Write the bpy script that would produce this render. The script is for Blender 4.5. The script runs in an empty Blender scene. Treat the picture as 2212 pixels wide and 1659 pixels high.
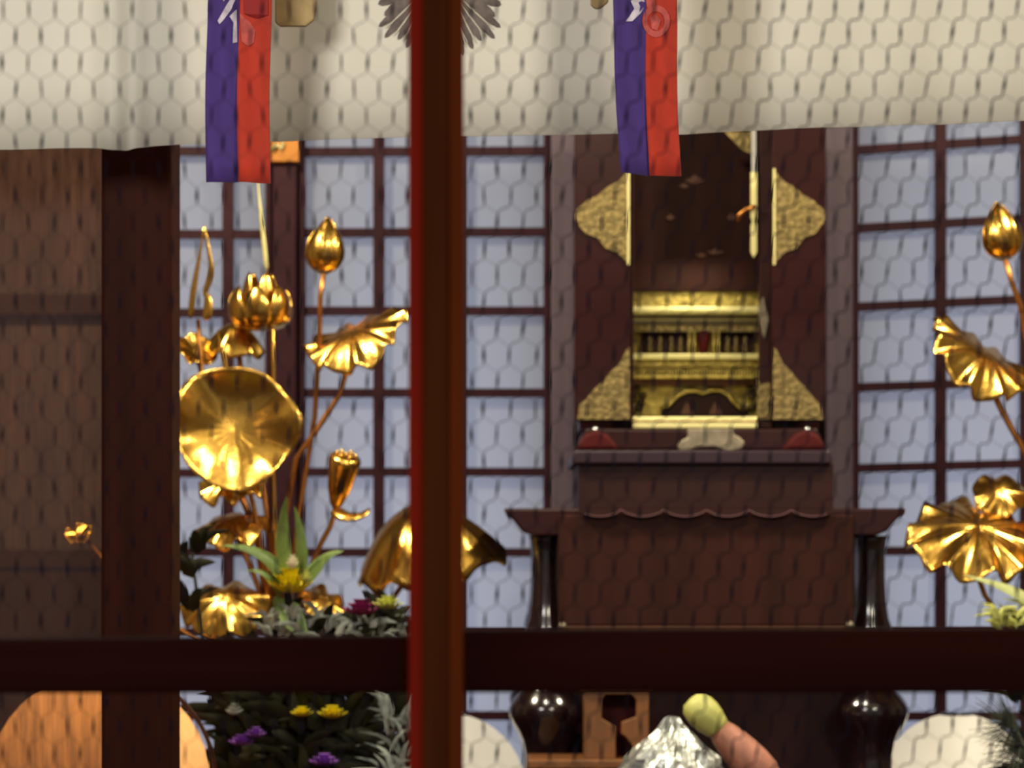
import bpy, bmesh, math, random
from mathutils import Vector, Matrix, Euler
random.seed(7)
PI = math.pi
SC = bpy.context.scene
COL = SC.collection
LENS, SENS, W = 122.0, 36.0, 2212.0
K = SENS / LENS / W          # metres per photo pixel, per metre of distance
ZC = 1.35                    # eye height
HOR = 1150.0                 # picture row of the eye level
def P(px, py, Y): return Vector(((px - 1106.0) * K * Y, Y, ZC + (HOR - py) * K * Y))
def S(n, Y): return n * K * Y
DAIS = 0.65

# ---------------------------------------------------------------- materials
def lin(c):
    return tuple(((v / 255) / 12.92 if v / 255 <= .04045 else ((v / 255 + .055) / 1.055) ** 2.4) for v in c) + (1,)
def mat(name, col, rough=.5, metal=0, var=.0, scale=20, stretch=(1, 1, 1), bump=0, trans=0, coat=0, spec=.5, sheen=0):
    m = bpy.data.materials.new(name); m.use_nodes = True
    nt = m.node_tree; b = nt.nodes['Principled BSDF']
    b.inputs['Base Color'].default_value = col
    b.inputs['Roughness'].default_value = rough
    b.inputs['Metallic'].default_value = metal
    b.inputs['Specular IOR Level'].default_value = spec
    b.inputs['Coat Weight'].default_value = coat
    b.inputs['Coat Roughness'].default_value = .12
    b.inputs['Sheen Weight'].default_value = sheen
    if var or bump:
        tc = nt.nodes.new('ShaderNodeTexCoord'); mp = nt.nodes.new('ShaderNodeMapping')
        mp.inputs['Scale'].default_value = stretch
        nz = nt.nodes.new('ShaderNodeTexNoise'); nz.inputs['Scale'].default_value = scale; nz.inputs['Detail'].default_value = 4
        nt.links.new(tc.outputs['Object'], mp.inputs[0]); nt.links.new(mp.outputs[0], nz.inputs['Vector'])
        if var:
            rp = nt.nodes.new('ShaderNodeValToRGB')
            c = Vector(col[:3])
            rp.color_ramp.elements[0].position = .3; rp.color_ramp.elements[1].position = .7
            rp.color_ramp.elements[0].color = (*(c * (1 - var)), 1)
            rp.color_ramp.elements[1].color = (*[min(1, x) for x in c * (1 + var)], 1)
            nt.links.new(nz.outputs[0], rp.inputs[0]); nt.links.new(rp.outputs[0], b.inputs['Base Color'])
        if bump:
            bp = nt.nodes.new('ShaderNodeBump'); bp.inputs['Strength'].default_value = bump; bp.inputs['Distance'].default_value = .004
            nt.links.new(nz.outputs[0], bp.inputs['Height']); nt.links.new(bp.outputs[0], b.inputs['Normal'])
    if trans:
        tr = nt.nodes.new('ShaderNodeBsdfTranslucent'); tr.inputs[0].default_value = col
        mx = nt.nodes.new('ShaderNodeMixShader'); mx.inputs[0].default_value = trans
        nt.links.new(b.outputs[0], mx.inputs[1]); nt.links.new(tr.outputs[0], mx.inputs[2])
        nt.links.new(mx.outputs[0], nt.nodes['Material Output'].inputs[0])
    return m
GR = (1, 1, .06)
M = {}
M['post_red'] = mat('vermilion lacquer', (.50, .022, .003, 1), .5, var=.15, scale=30, stretch=(1, 1, .1), spec=.15)
M['post_shade'] = mat('shaded post front', (.13, .032, .005, 1), .6, var=.3, scale=40, stretch=GR, spec=.1)  # shade on the front of the red post, put into colour
M['post_bevel_light'] = mat('bevel light brown', (.24, .045, .006, 1), .6, var=.25, scale=40, stretch=GR, spec=.1)  # light on the post's right bevel, put into colour
M['rail'] = mat('dark red brown wood', (.050, .0095, .006, 1), .65, var=.3, scale=30, stretch=(.06, 1, 1), spec=.08)
M['wire'] = mat('dull wire', (.03, .022, .04, 1), .7, .0, spec=.1)
M['pillar'] = mat('dark stained pillar wood', (.034, .0065, .0035, 1), .6, var=.25, scale=35, stretch=GR, spec=.08)
M['lacquer'] = mat('dark lacquer', (.021, .0032, .004, 1), .38, coat=.0, var=.15, scale=10, spec=.2)
M['black'] = mat('black lacquer', (.012, .005, .006, 1), .16, coat=.8)
M['cabinet'] = mat('red brown lacquer', (.023, .0042, .004, 1), .55, var=.2, scale=25, stretch=GR, spec=.2)
M['redlac'] = mat('worn red lacquer', (.06, .006, .006, 1), .6, var=.3, scale=30, spec=.12)
M['muntin'] = mat('shoji bar wood', (.032, .0055, .011, 1), .6, var=.2, scale=40, spec=.2)
M['stile'] = mat('pale grey wood', (.10, .066, .095, 1), .6, var=.2, scale=30, stretch=GR)
M['wallwood'] = mat('brown wall boards', (.06, .026, .018, 1), .65, var=.25, scale=20, stretch=GR)
M['panel'] = mat('brown panel', (.11, .064, .058, 1), .7, var=.25, scale=14, stretch=(1, 1, .25))
M['barwood'] = mat('orange brown bar', (.045, .014, .006, 1), .5, var=.2, scale=30, spec=.2)
M['plaster'] = mat('dim plaster', (.30, .25, .2, 1), .9, var=.1, scale=8)
M['floor'] = mat('floor boards', (.10, .05, .025, 1), .35, var=.25, scale=12, stretch=(1, .1, 1))
M['paper'] = mat('shoji paper', (.55, .58, .68, 1), .9, var=.03, scale=90, trans=.75)
M['curtain'] = mat('cream cotton', (.78, .75, .66, 1), .9, var=.035, scale=9, bump=.15, sheen=.2)
M['crest'] = mat('grey print', (.16, .13, .12, 1), .9, var=.35, scale=60)
M['crestlight'] = mat('pale print', (.62, .58, .48, 1), .9)
M['tan'] = mat('tan cloth', (.40, .29, .13, 1), .8, var=.15, scale=40)  # also colours the small strip that stands in for shade
M['purple'] = mat('purple cloth', (.052, .020, .18, 1), .8, var=.2, scale=25, stretch=(1, 1, .3), sheen=.2)
M['red'] = mat('red cloth', (.46, .026, .007, 1), .8, var=.2, scale=25, stretch=(1, 1, .3), sheen=.2)
M['maroon'] = mat('maroon cloth', (.28, .012, .012, 1), .8)
M['white'] = mat('white print on cloth', (.52, .46, .55, 1), .9, var=.35, scale=70)
M['pink'] = mat('faded pink print', (.46, .085, .075, 1), .9, var=.3, scale=70)
M['gold'] = mat('gilt metal', (.78, .46, .095, 1), .24, 1, bump=.25, scale=45)
M['goldstem'] = mat('coppery gilt', (.46, .19, .05, 1), .38, 1)
M['goldfit'] = mat('engraved brass', (.22, .16, .06, 1), .5, .65, var=.45, scale=110, bump=.8)
M['goldin'] = mat('shrine gilding', (.42, .32, .08, 1), .42, .75, var=.5, scale=70, bump=.6)
M['goldbright'] = mat('bright gilding', (.86, .78, .36, 1), .4, .55)
M['edging'] = mat('faded edging', (.075, .022, .026, 1), .6)
M['tablepanel'] = mat('brown table panel', (.031, .0092, .0068, 1), .6, var=.25, scale=20, stretch=GR, spec=.1)
M['plinth'] = mat('purplish lacquer', (.022, .008, .015, 1), .4, spec=.3)
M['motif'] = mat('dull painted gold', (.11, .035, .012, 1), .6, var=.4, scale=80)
M['silver'] = mat('silver metal', (.75, .75, .8, 1), .25, 1)
M['pale_metal'] = mat('pale brass', (.22, .18, .13, 1), .5, .5, var=.25, scale=60)
M['bronze'] = mat('bronze', (.14, .08, .04, 1), .4, 1)
M['wood'] = mat('orange brown wood', (.17, .062, .015, 1), .5, var=.35, scale=25, stretch=(1, 1, .2))
M['leaf'] = mat('green leaf', (.17, .26, .075, 1), .45, var=.3, scale=30, trans=.25)
M['leafpale'] = mat('pale green leaf', (.55, .60, .24, 1), .5, var=.2, scale=30, trans=.25)
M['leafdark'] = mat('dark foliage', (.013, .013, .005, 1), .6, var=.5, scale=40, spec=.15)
M['needle'] = mat('pine needle', (.06, .07, .045, 1), .5, var=.4, scale=60)
M['sprig'] = mat('grey white sprig', (.30, .33, .31, 1), .6, var=.4, scale=60, trans=.2)
M['yellow'] = mat('yellow petals', (.72, .60, .015, 1), .5, var=.2, scale=60)
M['magenta'] = mat('magenta petals', (.26, .02, .12, 1), .6, var=.3, scale=60)
M['violet'] = mat('violet petals', (.22, .07, .42, 1), .6, var=.3, scale=60)
M['lime'] = mat('lime petals', (.60, .62, .16, 1), .6, var=.3, scale=60)
M['whitebud'] = mat('cream petals', (.85, .80, .6, 1), .5)
M['whitelantern'] = mat('white lantern paper', (.86, .82, .72, 1), .85, var=.03, scale=30, trans=.35)
_b = M['whitelantern'].node_tree.nodes['Principled BSDF']; _b.inputs['Emission Color'].default_value = (1, .9, .72, 1); _b.inputs['Emission Strength'].default_value = .6
M['foil'] = mat('crinkled foil', (.46, .48, .47, 1), .34, .8, var=.35, scale=40, bump=1)
M['palegreen'] = mat('pale green skin', (.58, .58, .17, 1), .5, var=.12, scale=40)
M['pinkskin'] = mat('pinkish skin', (.46, .19, .13, 1), .6, var=.25, scale=40, stretch=(1, 1, .3))
M['glass'] = mat('outdoor ground', (.4, .4, .4, 1), .9)

def lamp_mat():
    m = bpy.data.materials.new('lit orange paper'); m.use_nodes = True; nt = m.node_tree
    b = nt.nodes['Principled BSDF']; b.inputs['Base Color'].default_value = (.6, .3, .1, 1); b.inputs['Roughness'].default_value = .8
    tc = nt.nodes.new('ShaderNodeTexCoord'); nz = nt.nodes.new('ShaderNodeTexNoise'); nz.inputs['Scale'].default_value = 14
    mp = nt.nodes.new('ShaderNodeMapping'); mp.inputs['Scale'].default_value = (3, 3, .6)
    rp = nt.nodes.new('ShaderNodeValToRGB')
    rp.color_ramp.elements[0].color = (.80, .33, .09, 1); rp.color_ramp.elements[1].color = (.90, .45, .16, 1)
    nt.links.new(tc.outputs['Object'], mp.inputs[0]); nt.links.new(mp.outputs[0], nz.inputs['Vector'])
    nt.links.new(nz.outputs[0], rp.inputs[0]); nt.links.new(rp.outputs[0], b.inputs['Emission Color'])
    b.inputs['Emission Strength'].default_value = .9
    return m
M['lamp'] = lamp_mat()
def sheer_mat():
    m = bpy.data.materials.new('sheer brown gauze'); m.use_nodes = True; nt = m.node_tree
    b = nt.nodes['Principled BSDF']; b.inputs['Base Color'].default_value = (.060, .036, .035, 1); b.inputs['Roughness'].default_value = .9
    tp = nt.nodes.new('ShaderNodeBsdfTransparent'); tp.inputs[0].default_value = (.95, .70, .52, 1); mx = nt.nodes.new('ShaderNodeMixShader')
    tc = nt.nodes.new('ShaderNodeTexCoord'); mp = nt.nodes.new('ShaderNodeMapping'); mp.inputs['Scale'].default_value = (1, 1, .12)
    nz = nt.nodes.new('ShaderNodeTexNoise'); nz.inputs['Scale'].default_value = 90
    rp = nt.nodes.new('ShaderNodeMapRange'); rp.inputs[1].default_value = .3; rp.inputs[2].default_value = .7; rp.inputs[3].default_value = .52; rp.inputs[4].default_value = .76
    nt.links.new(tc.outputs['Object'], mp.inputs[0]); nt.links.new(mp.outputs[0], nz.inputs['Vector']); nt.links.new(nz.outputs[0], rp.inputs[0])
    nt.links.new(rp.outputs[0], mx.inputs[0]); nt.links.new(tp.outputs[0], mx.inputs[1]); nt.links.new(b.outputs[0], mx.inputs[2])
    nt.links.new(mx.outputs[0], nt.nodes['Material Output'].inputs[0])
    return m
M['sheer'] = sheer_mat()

# ---------------------------------------------------------------- mesh helpers
def tag(o, label=None, cat=None, group=None, kind=None):
    if label: o['label'] = label
    if cat: o['category'] = cat
    if group: o['group'] = group
    if kind: o['kind'] = kind
    return o
def root(name, loc, label=None, cat=None, group=None, kind=None):
    o = bpy.data.objects.new(name, None); o.location = loc; o.empty_display_size = .05
    COL.objects.link(o); return tag(o, label, cat, group, kind)
def origin_of(o):
    v = Vector((0, 0, 0))
    while o is not None: v += Vector(o.location); o = o.parent
    return v
class MB:
    def __init__(self): self.bm = bmesh.new()
    def box(self, a, b):
        x0, y0, z0 = [min(p, q) for p, q in zip(a, b)]; x1, y1, z1 = [max(p, q) for p, q in zip(a, b)]
        v = [self.bm.verts.new(c) for c in ((x0,y0,z0),(x1,y0,z0),(x1,y1,z0),(x0,y1,z0),(x0,y0,z1),(x1,y0,z1),(x1,y1,z1),(x0,y1,z1))]
        for f in ((0,3,2,1),(4,5,6,7),(0,1,5,4),(1,2,6,5),(2,3,7,6),(3,0,4,7)): self.bm.faces.new([v[i] for i in f])
        return self
    def pbox(self, x0, y0, x1, y1, Y, d): 
        a = P(x0, y0, Y); b = P(x1, y1, Y); return self.box(a, (b.x, Y + d, b.z))
    def prism(self, pts, Y, d):
        f = [self.bm.verts.new(P(x, y, Y)) for x, y in pts]
        g = [self.bm.verts.new(v.co + Vector((0, d, 0))) for v in f]
        n = len(f)
        self.bm.faces.new(f); self.bm.faces.new(g[::-1])
        for i in range(n): self.bm.faces.new([f[i], g[i], g[(i + 1) % n], f[(i + 1) % n]])
        return self
    def tube(self, pts, rad, n=8, caps=True):
        pts = [Vector(p) for p in pts]
        if not hasattr(rad, '__len__'): rad = [rad] * len(pts)
        rings = []; up = None
        for i, p in enumerate(pts):
            t = (pts[min(i + 1, len(pts) - 1)] - pts[max(i - 1, 0)]).normalized()
            if up is None:
                up = t.orthogonal().normalized()
            up = (up - t * up.dot(t)).normalized(); s = t.cross(up)
            rings.append([self.bm.verts.new(p + (up * math.cos(2*PI*k/n) + s * math.sin(2*PI*k/n)) * rad[i]) for k in range(n)])
        for a, b in zip(rings, rings[1:]):
            for k in range(n): self.bm.faces.new([a[k], a[(k+1) % n], b[(k+1) % n], b[k]])
        if caps:
            self.bm.faces.new(rings[0][::-1]); self.bm.faces.new(rings[-1])
        return self
    def lathe(self, c, prof, n=32, axis=(0, 0, 1), caps=True, squash=1.0):
        ax = Vector(axis).normalized(); u = Vector((1, 0, 0)); u = (u - ax * u.dot(ax)).normalized(); v = ax.cross(u)
        rings = []
        for r, h in prof:
            rings.append([self.bm.verts.new(Vector(c) + ax * h + (u * math.cos(2*PI*k/n) + v * squash * math.sin(2*PI*k/n)) * max(r, 1e-4)) for k in range(n)])
        for a, b in zip(rings, rings[1:]):
            for k in range(n): self.bm.faces.new([a[k], a[(k+1) % n], b[(k+1) % n], b[k]])
        if caps:
            self.bm.faces.new(rings[0][::-1]); self.bm.faces.new(rings[-1])
        return self
    def grid(self, fn, nu, nv):
        g = [[self.bm.verts.new(fn(i / nu, j / nv)) for j in range(nv + 1)] for i in range(nu + 1)]
        for i in range(nu):
            for j in range(nv): self.bm.faces.new([g[i][j], g[i+1][j], g[i+1][j+1], g[i][j+1]])
        return self
    def blade(self, pts, w, nrm=Vector((0, -1, 0)), cup=.25, n=10, asym=.45):
        """leaf blade along a smooth path; pts = base..tip, w = full width"""
        pts = [Vector(p) for p in pts]
        def at(t):
            f = t * (len(pts) - 1); i = min(int(f), len(pts) - 2); q = f - i
            p0 = pts[max(i-1, 0)]; p1 = pts[i]; p2 = pts[i+1]; p3 = pts[min(i+2, len(pts)-1)]
            return .5 * ((2*p1) + (p2-p0)*q + (2*p0-5*p1+4*p2-p3)*q*q + (3*p1-p0-3*p2+p3)*q**3)
        def fn(a, b):
            p = at(a); t = (at(min(a + .02, 1)) - at(max(a - .02, 0))).normalized()
            s = t.cross(nrm).normalized(); q = b * 2 - 1
            ww = w * .5 * max(.03, (math.sin(PI * min(1, a ** asym if a > 0 else 0))) ** .8 if a < 1 else .03)
            return p + s * q * ww + nrm * (-cup * (1 - q * q) * -ww) 
        return self.grid(fn, n, 4)
    def build(self, name, m, parent=None, smooth=False, bevel=0, solid=0, sub=0, kind=None, label=None, loc=None):
        bmesh.ops.remove_doubles(self.bm, verts=self.bm.verts, dist=1e-6)
        bmesh.ops.recalc_face_normals(self.bm, faces=self.bm.faces)
        o0 = origin_of(parent) if parent else Vector((0, 0, 0))
        me = bpy.data.meshes.new(name)
        # each object's own origin sits at the middle of its mesh
        vs = [v.co for v in self.bm.verts]
        c = sum(vs, Vector()) / max(1, len(vs))
        bmesh.ops.translate(self.bm, verts=self.bm.verts, vec=-c)
        self.bm.to_mesh(me); self.bm.free()
        o = bpy.data.objects.new(name, me); COL.objects.link(o)
        if parent: o.parent = parent
        o.location = c - o0
        me.materials.append(m)
        if smooth:
            for p in me.polygons: p.use_smooth = True
        if bevel:
            b = o.modifiers.new('edge', 'BEVEL'); b.width = bevel; b.segments = 2; b.limit_method = 'ANGLE'
        if solid:
            s = o.modifiers.new('thick', 'SOLIDIFY'); s.thickness = solid; s.offset = 0
        if sub:
            s = o.modifiers.new('sub', 'SUBSURF'); s.levels = s.render_levels = sub
        if kind: o['kind'] = kind
        if label: o['label'] = label
        return o

# ================================================================= SETTING
XL, XR, YB, ZT = -2.1, 2.6, 6.93, 2.95
def struct(name, mb, m, **k):
    return mb.build(name, m, kind='structure', **k)
tag(struct('floor', MB().box((XL-.1, 1.2, -.08), (XR+.1, 8.4, 0)), M['floor']), 'brown board floor of the temple hall', 'floor')
tag(struct('ceiling', MB().box((XL-.1, 2.4, ZT), (XR+.1, YB+.12, ZT+.06)), M['wallwood']), 'dark board ceiling of the temple hall', 'ceiling')
tag(struct('wall_left', MB().box((XL-.1, 2.4, 0), (XL, YB+.12, ZT)), M['plaster']), 'plain wall at the far left of the hall', 'wall')
tag(struct('wall_right', MB().box((XR, 2.4, 0), (XR+.1, YB+.12, ZT)), M['plaster']), 'plain wall at the far right of the hall', 'wall')
wt = P(0, 150, 6.9).z; wb = P(0, 1770, 6.9).z
px = lambda x: P(x, 0, 6.9).x
w = MB()
w.box((XL, YB, wt), (XR, YB+.1, ZT)); w.box((XL, YB, 0), (XR, YB+.1, wb))
w.box((XL, YB, wb), (px(232), YB+.1, wt)); w.box((px(583), YB, wb), (px(647), YB+.1, wt))
w.box((px(1180), YB, wb), (px(1850), YB+.1, wt)); w.box((px(2790), YB, wb), (XR, YB+.1, wt))
tag(struct('wall_back', w, M['wallwood']), 'dark wooden wall with papered window openings behind the altar', 'wall')
# raised altar platform
tag(struct('trim_1', MB().box((-1.75, 5.25, 0), (2.3, YB, DAIS)), M['lacquer'], bevel=.01), 'raised dark platform that the altar furniture stands on', 'platform')

def window(n, x0, x1, vx, hy, label):
    """hy: list of (y at x0, y at x1)"""
    Y = 6.9
    r = root('window_%d' % n, P((x0+x1)/2, 1770, Y), label, 'window', kind='structure')
    f = MB(); t = 12
    f.pbox(x0, 150, x0+t, 1770, Y-.02, .05); f.pbox(x1-t, 150, x1, 1770, Y-.02, .05)
    f.pbox(x0+t, 150, x1-t, 165, Y-.02, .05); f.pbox(x0+t, 1750, x1-t, 1770, Y-.02, .05)
    f.build('sash_frame', M['muntin'], r, bevel=.002)
    m = MB()
    for v in vx: m.pbox(v-12, 165, v+12, 1750, Y-.010, .022)
    for a, b in hy:
        m.prism([(x0+t, a-9), (x1-t, b-9), (x1-t, b+10), (x0+t, a+10)], Y-.006, .018)
    m.build('lattice', M['muntin'], r)
    p = MB(); a = P(x0+t-2, 160, Y+.022); b = P(x1-t+2, 1760, Y+.022)
    p.grid(lambda u, v: Vector((a.x+(b.x-a.x)*u, Y+.022, a.z+(b.z-a.z)*v)), 4, 8)
    p.build('paper', M['paper'], r)
    return r
H = [150+i for i in ()]
hl = [325, 505, 675, 850, 1021, 1192, 1365, 1546, 1700]
window(1, 232, 585, [330, 492], [(y, y) for y in hl], 'narrow papered lattice window between the dark pillar and the gold capped post')
window(2, 645, 1187, [818, 996], [(y+(2 if i < 2 else 0), y) for i, y in enumerate([325, 500, 671, 848, 1019, 1193, 1366, 1546, 1700])], 'papered lattice window behind the left gilt lotuses')
window(3, 1843, 2790, [2033, 2217, 2402, 2588], [(323, 262), (492, 440), (662, 620), (836, 805), (1011, 985), (1191, 1178), (1366, 1362), (1547, 1547), (1700, 1700)], 'papered lattice window to the right of the shrine')
# posts on the back wall
def post_back(n, x0, x1, m, label, d=.06):
    o = MB(); a = P(x0, 0, 6.86); b = P(x1, 0, 6.86)
    o.box((a.x, 6.86, DAIS), (b.x, 6.86+d, ZT))
    return tag(struct('trim_%d' % n, o, m, bevel=.004), label, 'post')
t2 = post_back(2, 588, 641, M['muntin'], 'dark red post with a gold fitting between the two left windows')
f = MB(); f.pbox(584, 250, 646, 352, 6.845, .085); f.build('metal_fitting', M['goldstem'], t2, bevel=.004)
f = MB(); f.tube([P(588, 324, 6.84), P(598, 312, 6.838), P(607, 322, 6.838), P(612, 306, 6.84)], .004); f.build('fitting_scroll', M['goldbright'], t2, smooth=True)
post_back(3, 1190, 1243, M['stile'], 'grey wooden post left of the shrine')
post_back(4, 1783, 1843, M['stile'], 'grey wooden post right of the shrine')

# left bay sliding panel (behind gauze)
d = root('door_1', P(60, 1770, 6.9), 'brown panelled sliding door behind the gauze at far left', 'door', kind='structure')
a = P(-420, 100, 6.89); b = P(232, 1770, 6.89)
MB().box((a.x, 6.9, DAIS), (b.x, 6.925, a.z)).build('door_panel', M['panel'], d)
f = MB()
for y, h in ((110, 26), (657, 24), (1205, 22)): f.pbox(-420, y-h, 232, y+h, 6.87, .03)
f.build('rail', M['barwood'], d, bevel=.004)
f = MB(); f.pbox(-420, 1227, 232, 1700, 6.88, .02); f.build('skirt_board', M['barwood'], d, bevel=.004)

# big left pillar
a = P(218, 0, 4.95); b = P(371, 0, 4.95)
pl = MB().box((a.x, 4.95, 0), (b.x, 5.08, ZT))
tag(struct('pillar', pl, M['pillar'], bevel=.006), 'dark square wooden pillar standing left of the gilt lotuses', 'pillar')
# gauze screen left of pillar
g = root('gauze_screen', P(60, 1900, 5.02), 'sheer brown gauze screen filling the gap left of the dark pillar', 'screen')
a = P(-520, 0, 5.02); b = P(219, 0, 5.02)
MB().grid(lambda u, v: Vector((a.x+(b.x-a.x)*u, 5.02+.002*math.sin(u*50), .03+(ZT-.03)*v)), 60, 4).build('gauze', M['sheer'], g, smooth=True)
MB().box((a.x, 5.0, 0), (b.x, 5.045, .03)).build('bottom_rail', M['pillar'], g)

# ================================================================= FRONT LATTICE
ls = root('lattice_screen', P(940, 1430, 2.6), 'dark wooden lattice with orange edged upright and chicken wire nearest the camera', 'screen')
Yp = 2.56
a = P(882, 0, Yp); b = P(999, 0, Yp)
MB().box((a.x, Yp, 0), (b.x, Yp+.06, ZT)).build('upright', M['post_red'], ls, bevel=.006)
a = P(914, 0, Yp-.008); b = P(968, 0, Yp-.008)
MB().box((a.x, Yp-.008, 0), (b.x, Yp, ZT)).build('front_shade_strip', M['post_shade'], ls, bevel=.003)  # dark strip painting the unlit front of the red post
a = P(968, 0, Yp-.005); b = P(1001, 0, Yp-.005)
MB().box((a.x, Yp-.005, 0), (b.x, Yp, ZT)).build('bevel_light_strip', M['post_bevel_light'], ls, bevel=.002)  # brown strip painting light caught by the right bevel
Yr = 2.64
MB().pbox(-1100, -1520, 3600, -1390, Yr, .05).build('cross_rail', M['rail'], ls, bevel=.005)
MB().prism([(-1100, 1392), (880, 1375), (1000, 1363), (3600, 1355), (3600, 1497), (1000, 1497), (-1100, 1500)], Yr, .05).build('cross_rail', M['rail'], ls, bevel=.005)
# chicken wire
Yn = 2.80
n = MB(); R = random.Random(3)
def node(c, r, top):
    x = 6 + 56.2*c + (28.1 if r % 2 else 0); y = 21 + 57.4*r - (0.010*(x-1200) if x > 1200 else 0)
    rr = random.Random(c*977 + r*131 + (5 if top else 0))
    lean = 1.5*min(1, max(0, (x-800)/700))
    return x + (lean if top else -lean) + rr.uniform(-2.5, 2.5), y + (-18 if top else 18) + rr.uniform(-2, 2)
for r in range(-25, 46):
    for c in range(-16, 58):
        x0, y0 = node(c, r, False); x1, y1 = node(c, r, True)
        k = R.uniform(.65, 1.25)
        n.tube([P(x0, y0, Yn), P((x0+x1)/2, (y0+y1)/2, Yn), P(x1, y1, Yn)], [.0006, (.00135*k), .0006], n=5)
        cr, cl = (c+1, c) if r % 2 else (c, c-1)     # upper right / upper left neighbours in the row above
        q = min(1, max(0, (x1-700)/900))
        xb, yb = node(cr, r-1, False); n.tube([P(x1, y1, Yn), P((x1*.75+xb*.25)-1*q, (y1*.66+yb*.34)-3*q, Yn), P((x1*.25+xb*.75)+1*q, (y1*.34+yb*.66)+3*q, Yn), P(xb, yb, Yn)], (.00026 + .00050*q)*R.uniform(.7, 1.2), n=4)
        xb, yb = node(cl, r-1, False); n.tube([P(x1, y1, Yn), P(xb, yb, Yn)], .00024, n=4)
n.build('wire_netting', M['wire'], ls, label='dark hexagonal chicken wire netting')

# ================================================================= CURTAIN, BANNERS
Yc = 4.8
edge = [(-1300, 334), (-700, 330), (0, 323), (215, 318), (255, 321), (275, 328), (300, 323), (330, 318), (400, 312), (640, 303), (880, 297), (1000, 293), (1250, 291), (1480, 290), (1620, 281), (1800, 276), (1860, 274), (2212, 261), (2900, 250)]
def ey(x):
    for (xa, ya), (xb, yb) in zip(edge, edge[1:]):
        if xa <= x <= xb: return ya + (yb-ya)*(x-xa)/(xb-xa)
    return edge[-1][1]
def fold(x, v):
    d = .006*math.sin(x*.013) + .004*math.sin(x*.031+1)
    d += .022*math.exp(-((x-243)/34)**2) - .018*math.exp(-((x-285)/26)**2)
    return d*(1-.35*v)
def curt(u, v):
    x = -1300 + 4200*u; p = P(x, ey(x), Yc)
    return Vector((p.x, Yc + fold(x, v), p.z + (ZT-.002-p.z)*v))
cu = MB().grid(curt, 420, 10).build('altar_curtain', M['curtain'], smooth=True, solid=.003)
tag(cu, 'cream cloth curtain hanging across the top in front of the altar', 'curtain')
# grey wisteria style crest printed on the curtain (mostly hidden by the upright)
cr = MB()
def on_curtain(x, y, off): 
    p = P(x, y, Yc); return Vector((p.x, Yc + fold(x, .1) - off, p.z))
def petal(mb, x, y, ang, L, wd, off):
    pts = []
    for i in range(14):
        t = 2*PI*i/14; u = .5*L*(1-math.cos(t)); vv = wd*math.sin(t)*(.55+.45*(u/L))
        pts.append(on_curtain(x + u*math.cos(ang) - vv*math.sin(ang), y + u*math.sin(ang) + vv*math.cos(ang), off))
    mb.bm.faces.new([mb.bm.verts.new(q) for q in pts])
lt = MB()
for s in (-1, 1):
    cx = 950
    for k in range(9):
        a0 = math.radians(38 + k*9.5)
        petal(cr, cx + s*10 + s*26*math.cos(a0), -36 + 26*math.sin(a0), a0 if s > 0 else PI-a0, 128 + 8*math.sin(k*2.1), 10.5, .0035)
        a1 = a0 + math.radians(4.7)
        petal(lt, cx + s*10 + s*50*math.cos(a1), -36 + 50*math.sin(a1), a1 if s > 0 else PI-a1, 98, 2.3, .0045)
    for k in range(5):
        a0 = math.radians(-10 + k*11)
        petal(cr, cx + s*40*math.cos(a0), -46 + 40*math.sin(a0), a0 if s > 0 else PI-a0, 104, 14, .0035)
cr.build('printed_crest', M['crest'], cu, label='grey printed wisteria crest'); lt.build('crest_line', M['crestlight'], cu)

def banner(name_lab, xs, ytop, bot, Y, marks):
    """xs: (left, joint, right) at y=0 ; bot: (left, joint, right) at the bottom, each (x,y)"""
    r = root('hanging_banner', (P((xs[0]+xs[2])/2, 0, Y).x, Y, ZT), name_lab, 'banner', 'two colour banners hanging before the curtain')
    zt = ZT - .001
    def strip(i):
        (bxa, bya), (bxb, byb) = bot[i], bot[i+1]
        def fn(u, v):
            ta = P(xs[i], 0, Y); tb = P(xs[i+1], 0, Y); ba = P(bxa, bya, Y); bb = P(bxb, byb, Y)
            lo = ba + (bb-ba)*u; hi = ta + (tb-ta)*u; z = lo.z + (zt-lo.z)*v
            q = min(1, (z-lo.z)/(hi.z-lo.z)); x = lo.x + (hi.x-lo.x)*q
            return Vector((x + .0015*math.sin(z*22), Y + .004*math.sin(u*5+z*9) + .003*math.sin(z*14), z))
        return fn
    def bp(x, y):
        p = P(x, y, Y); i = 0 if x < xs[1] else 1
        u = min(1, max(0, (x-xs[i])/(xs[i+1]-xs[i])))
        return Vector((p.x, Y + .004*math.sin(u*5+p.z*9) + .003*math.sin(p.z*14) - .0030, p.z))
    MB().grid(strip(0), 8, 40).build('purple_strip', M['purple'], r, smooth=True, solid=.002)
    MB().grid(strip(1), 8, 40).build('red_strip', M['red'], r, smooth=True, solid=.002)
    for nm, m, polys in marks:
        mb = MB()
        for q in polys: 
            if not isinstance(q, list):
                cx, cy, rr = q; ring = [[mb.bm.verts.new(bp(cx+k*rr*math.cos(t*PI/10), cy+k*1.15*rr*math.sin(t*PI/10))) for t in range(20)] for k in (.62, 1)]
                for t in range(20): mb.bm.faces.new([ring[0][t], ring[0][(t+1)%20], ring[1][(t+1)%20], ring[1][t]])
            else: mb.bm.faces.new([mb.bm.verts.new(bp(x, y)) for x, y in q])
        mb.build(nm, m, r)
    return r
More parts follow.
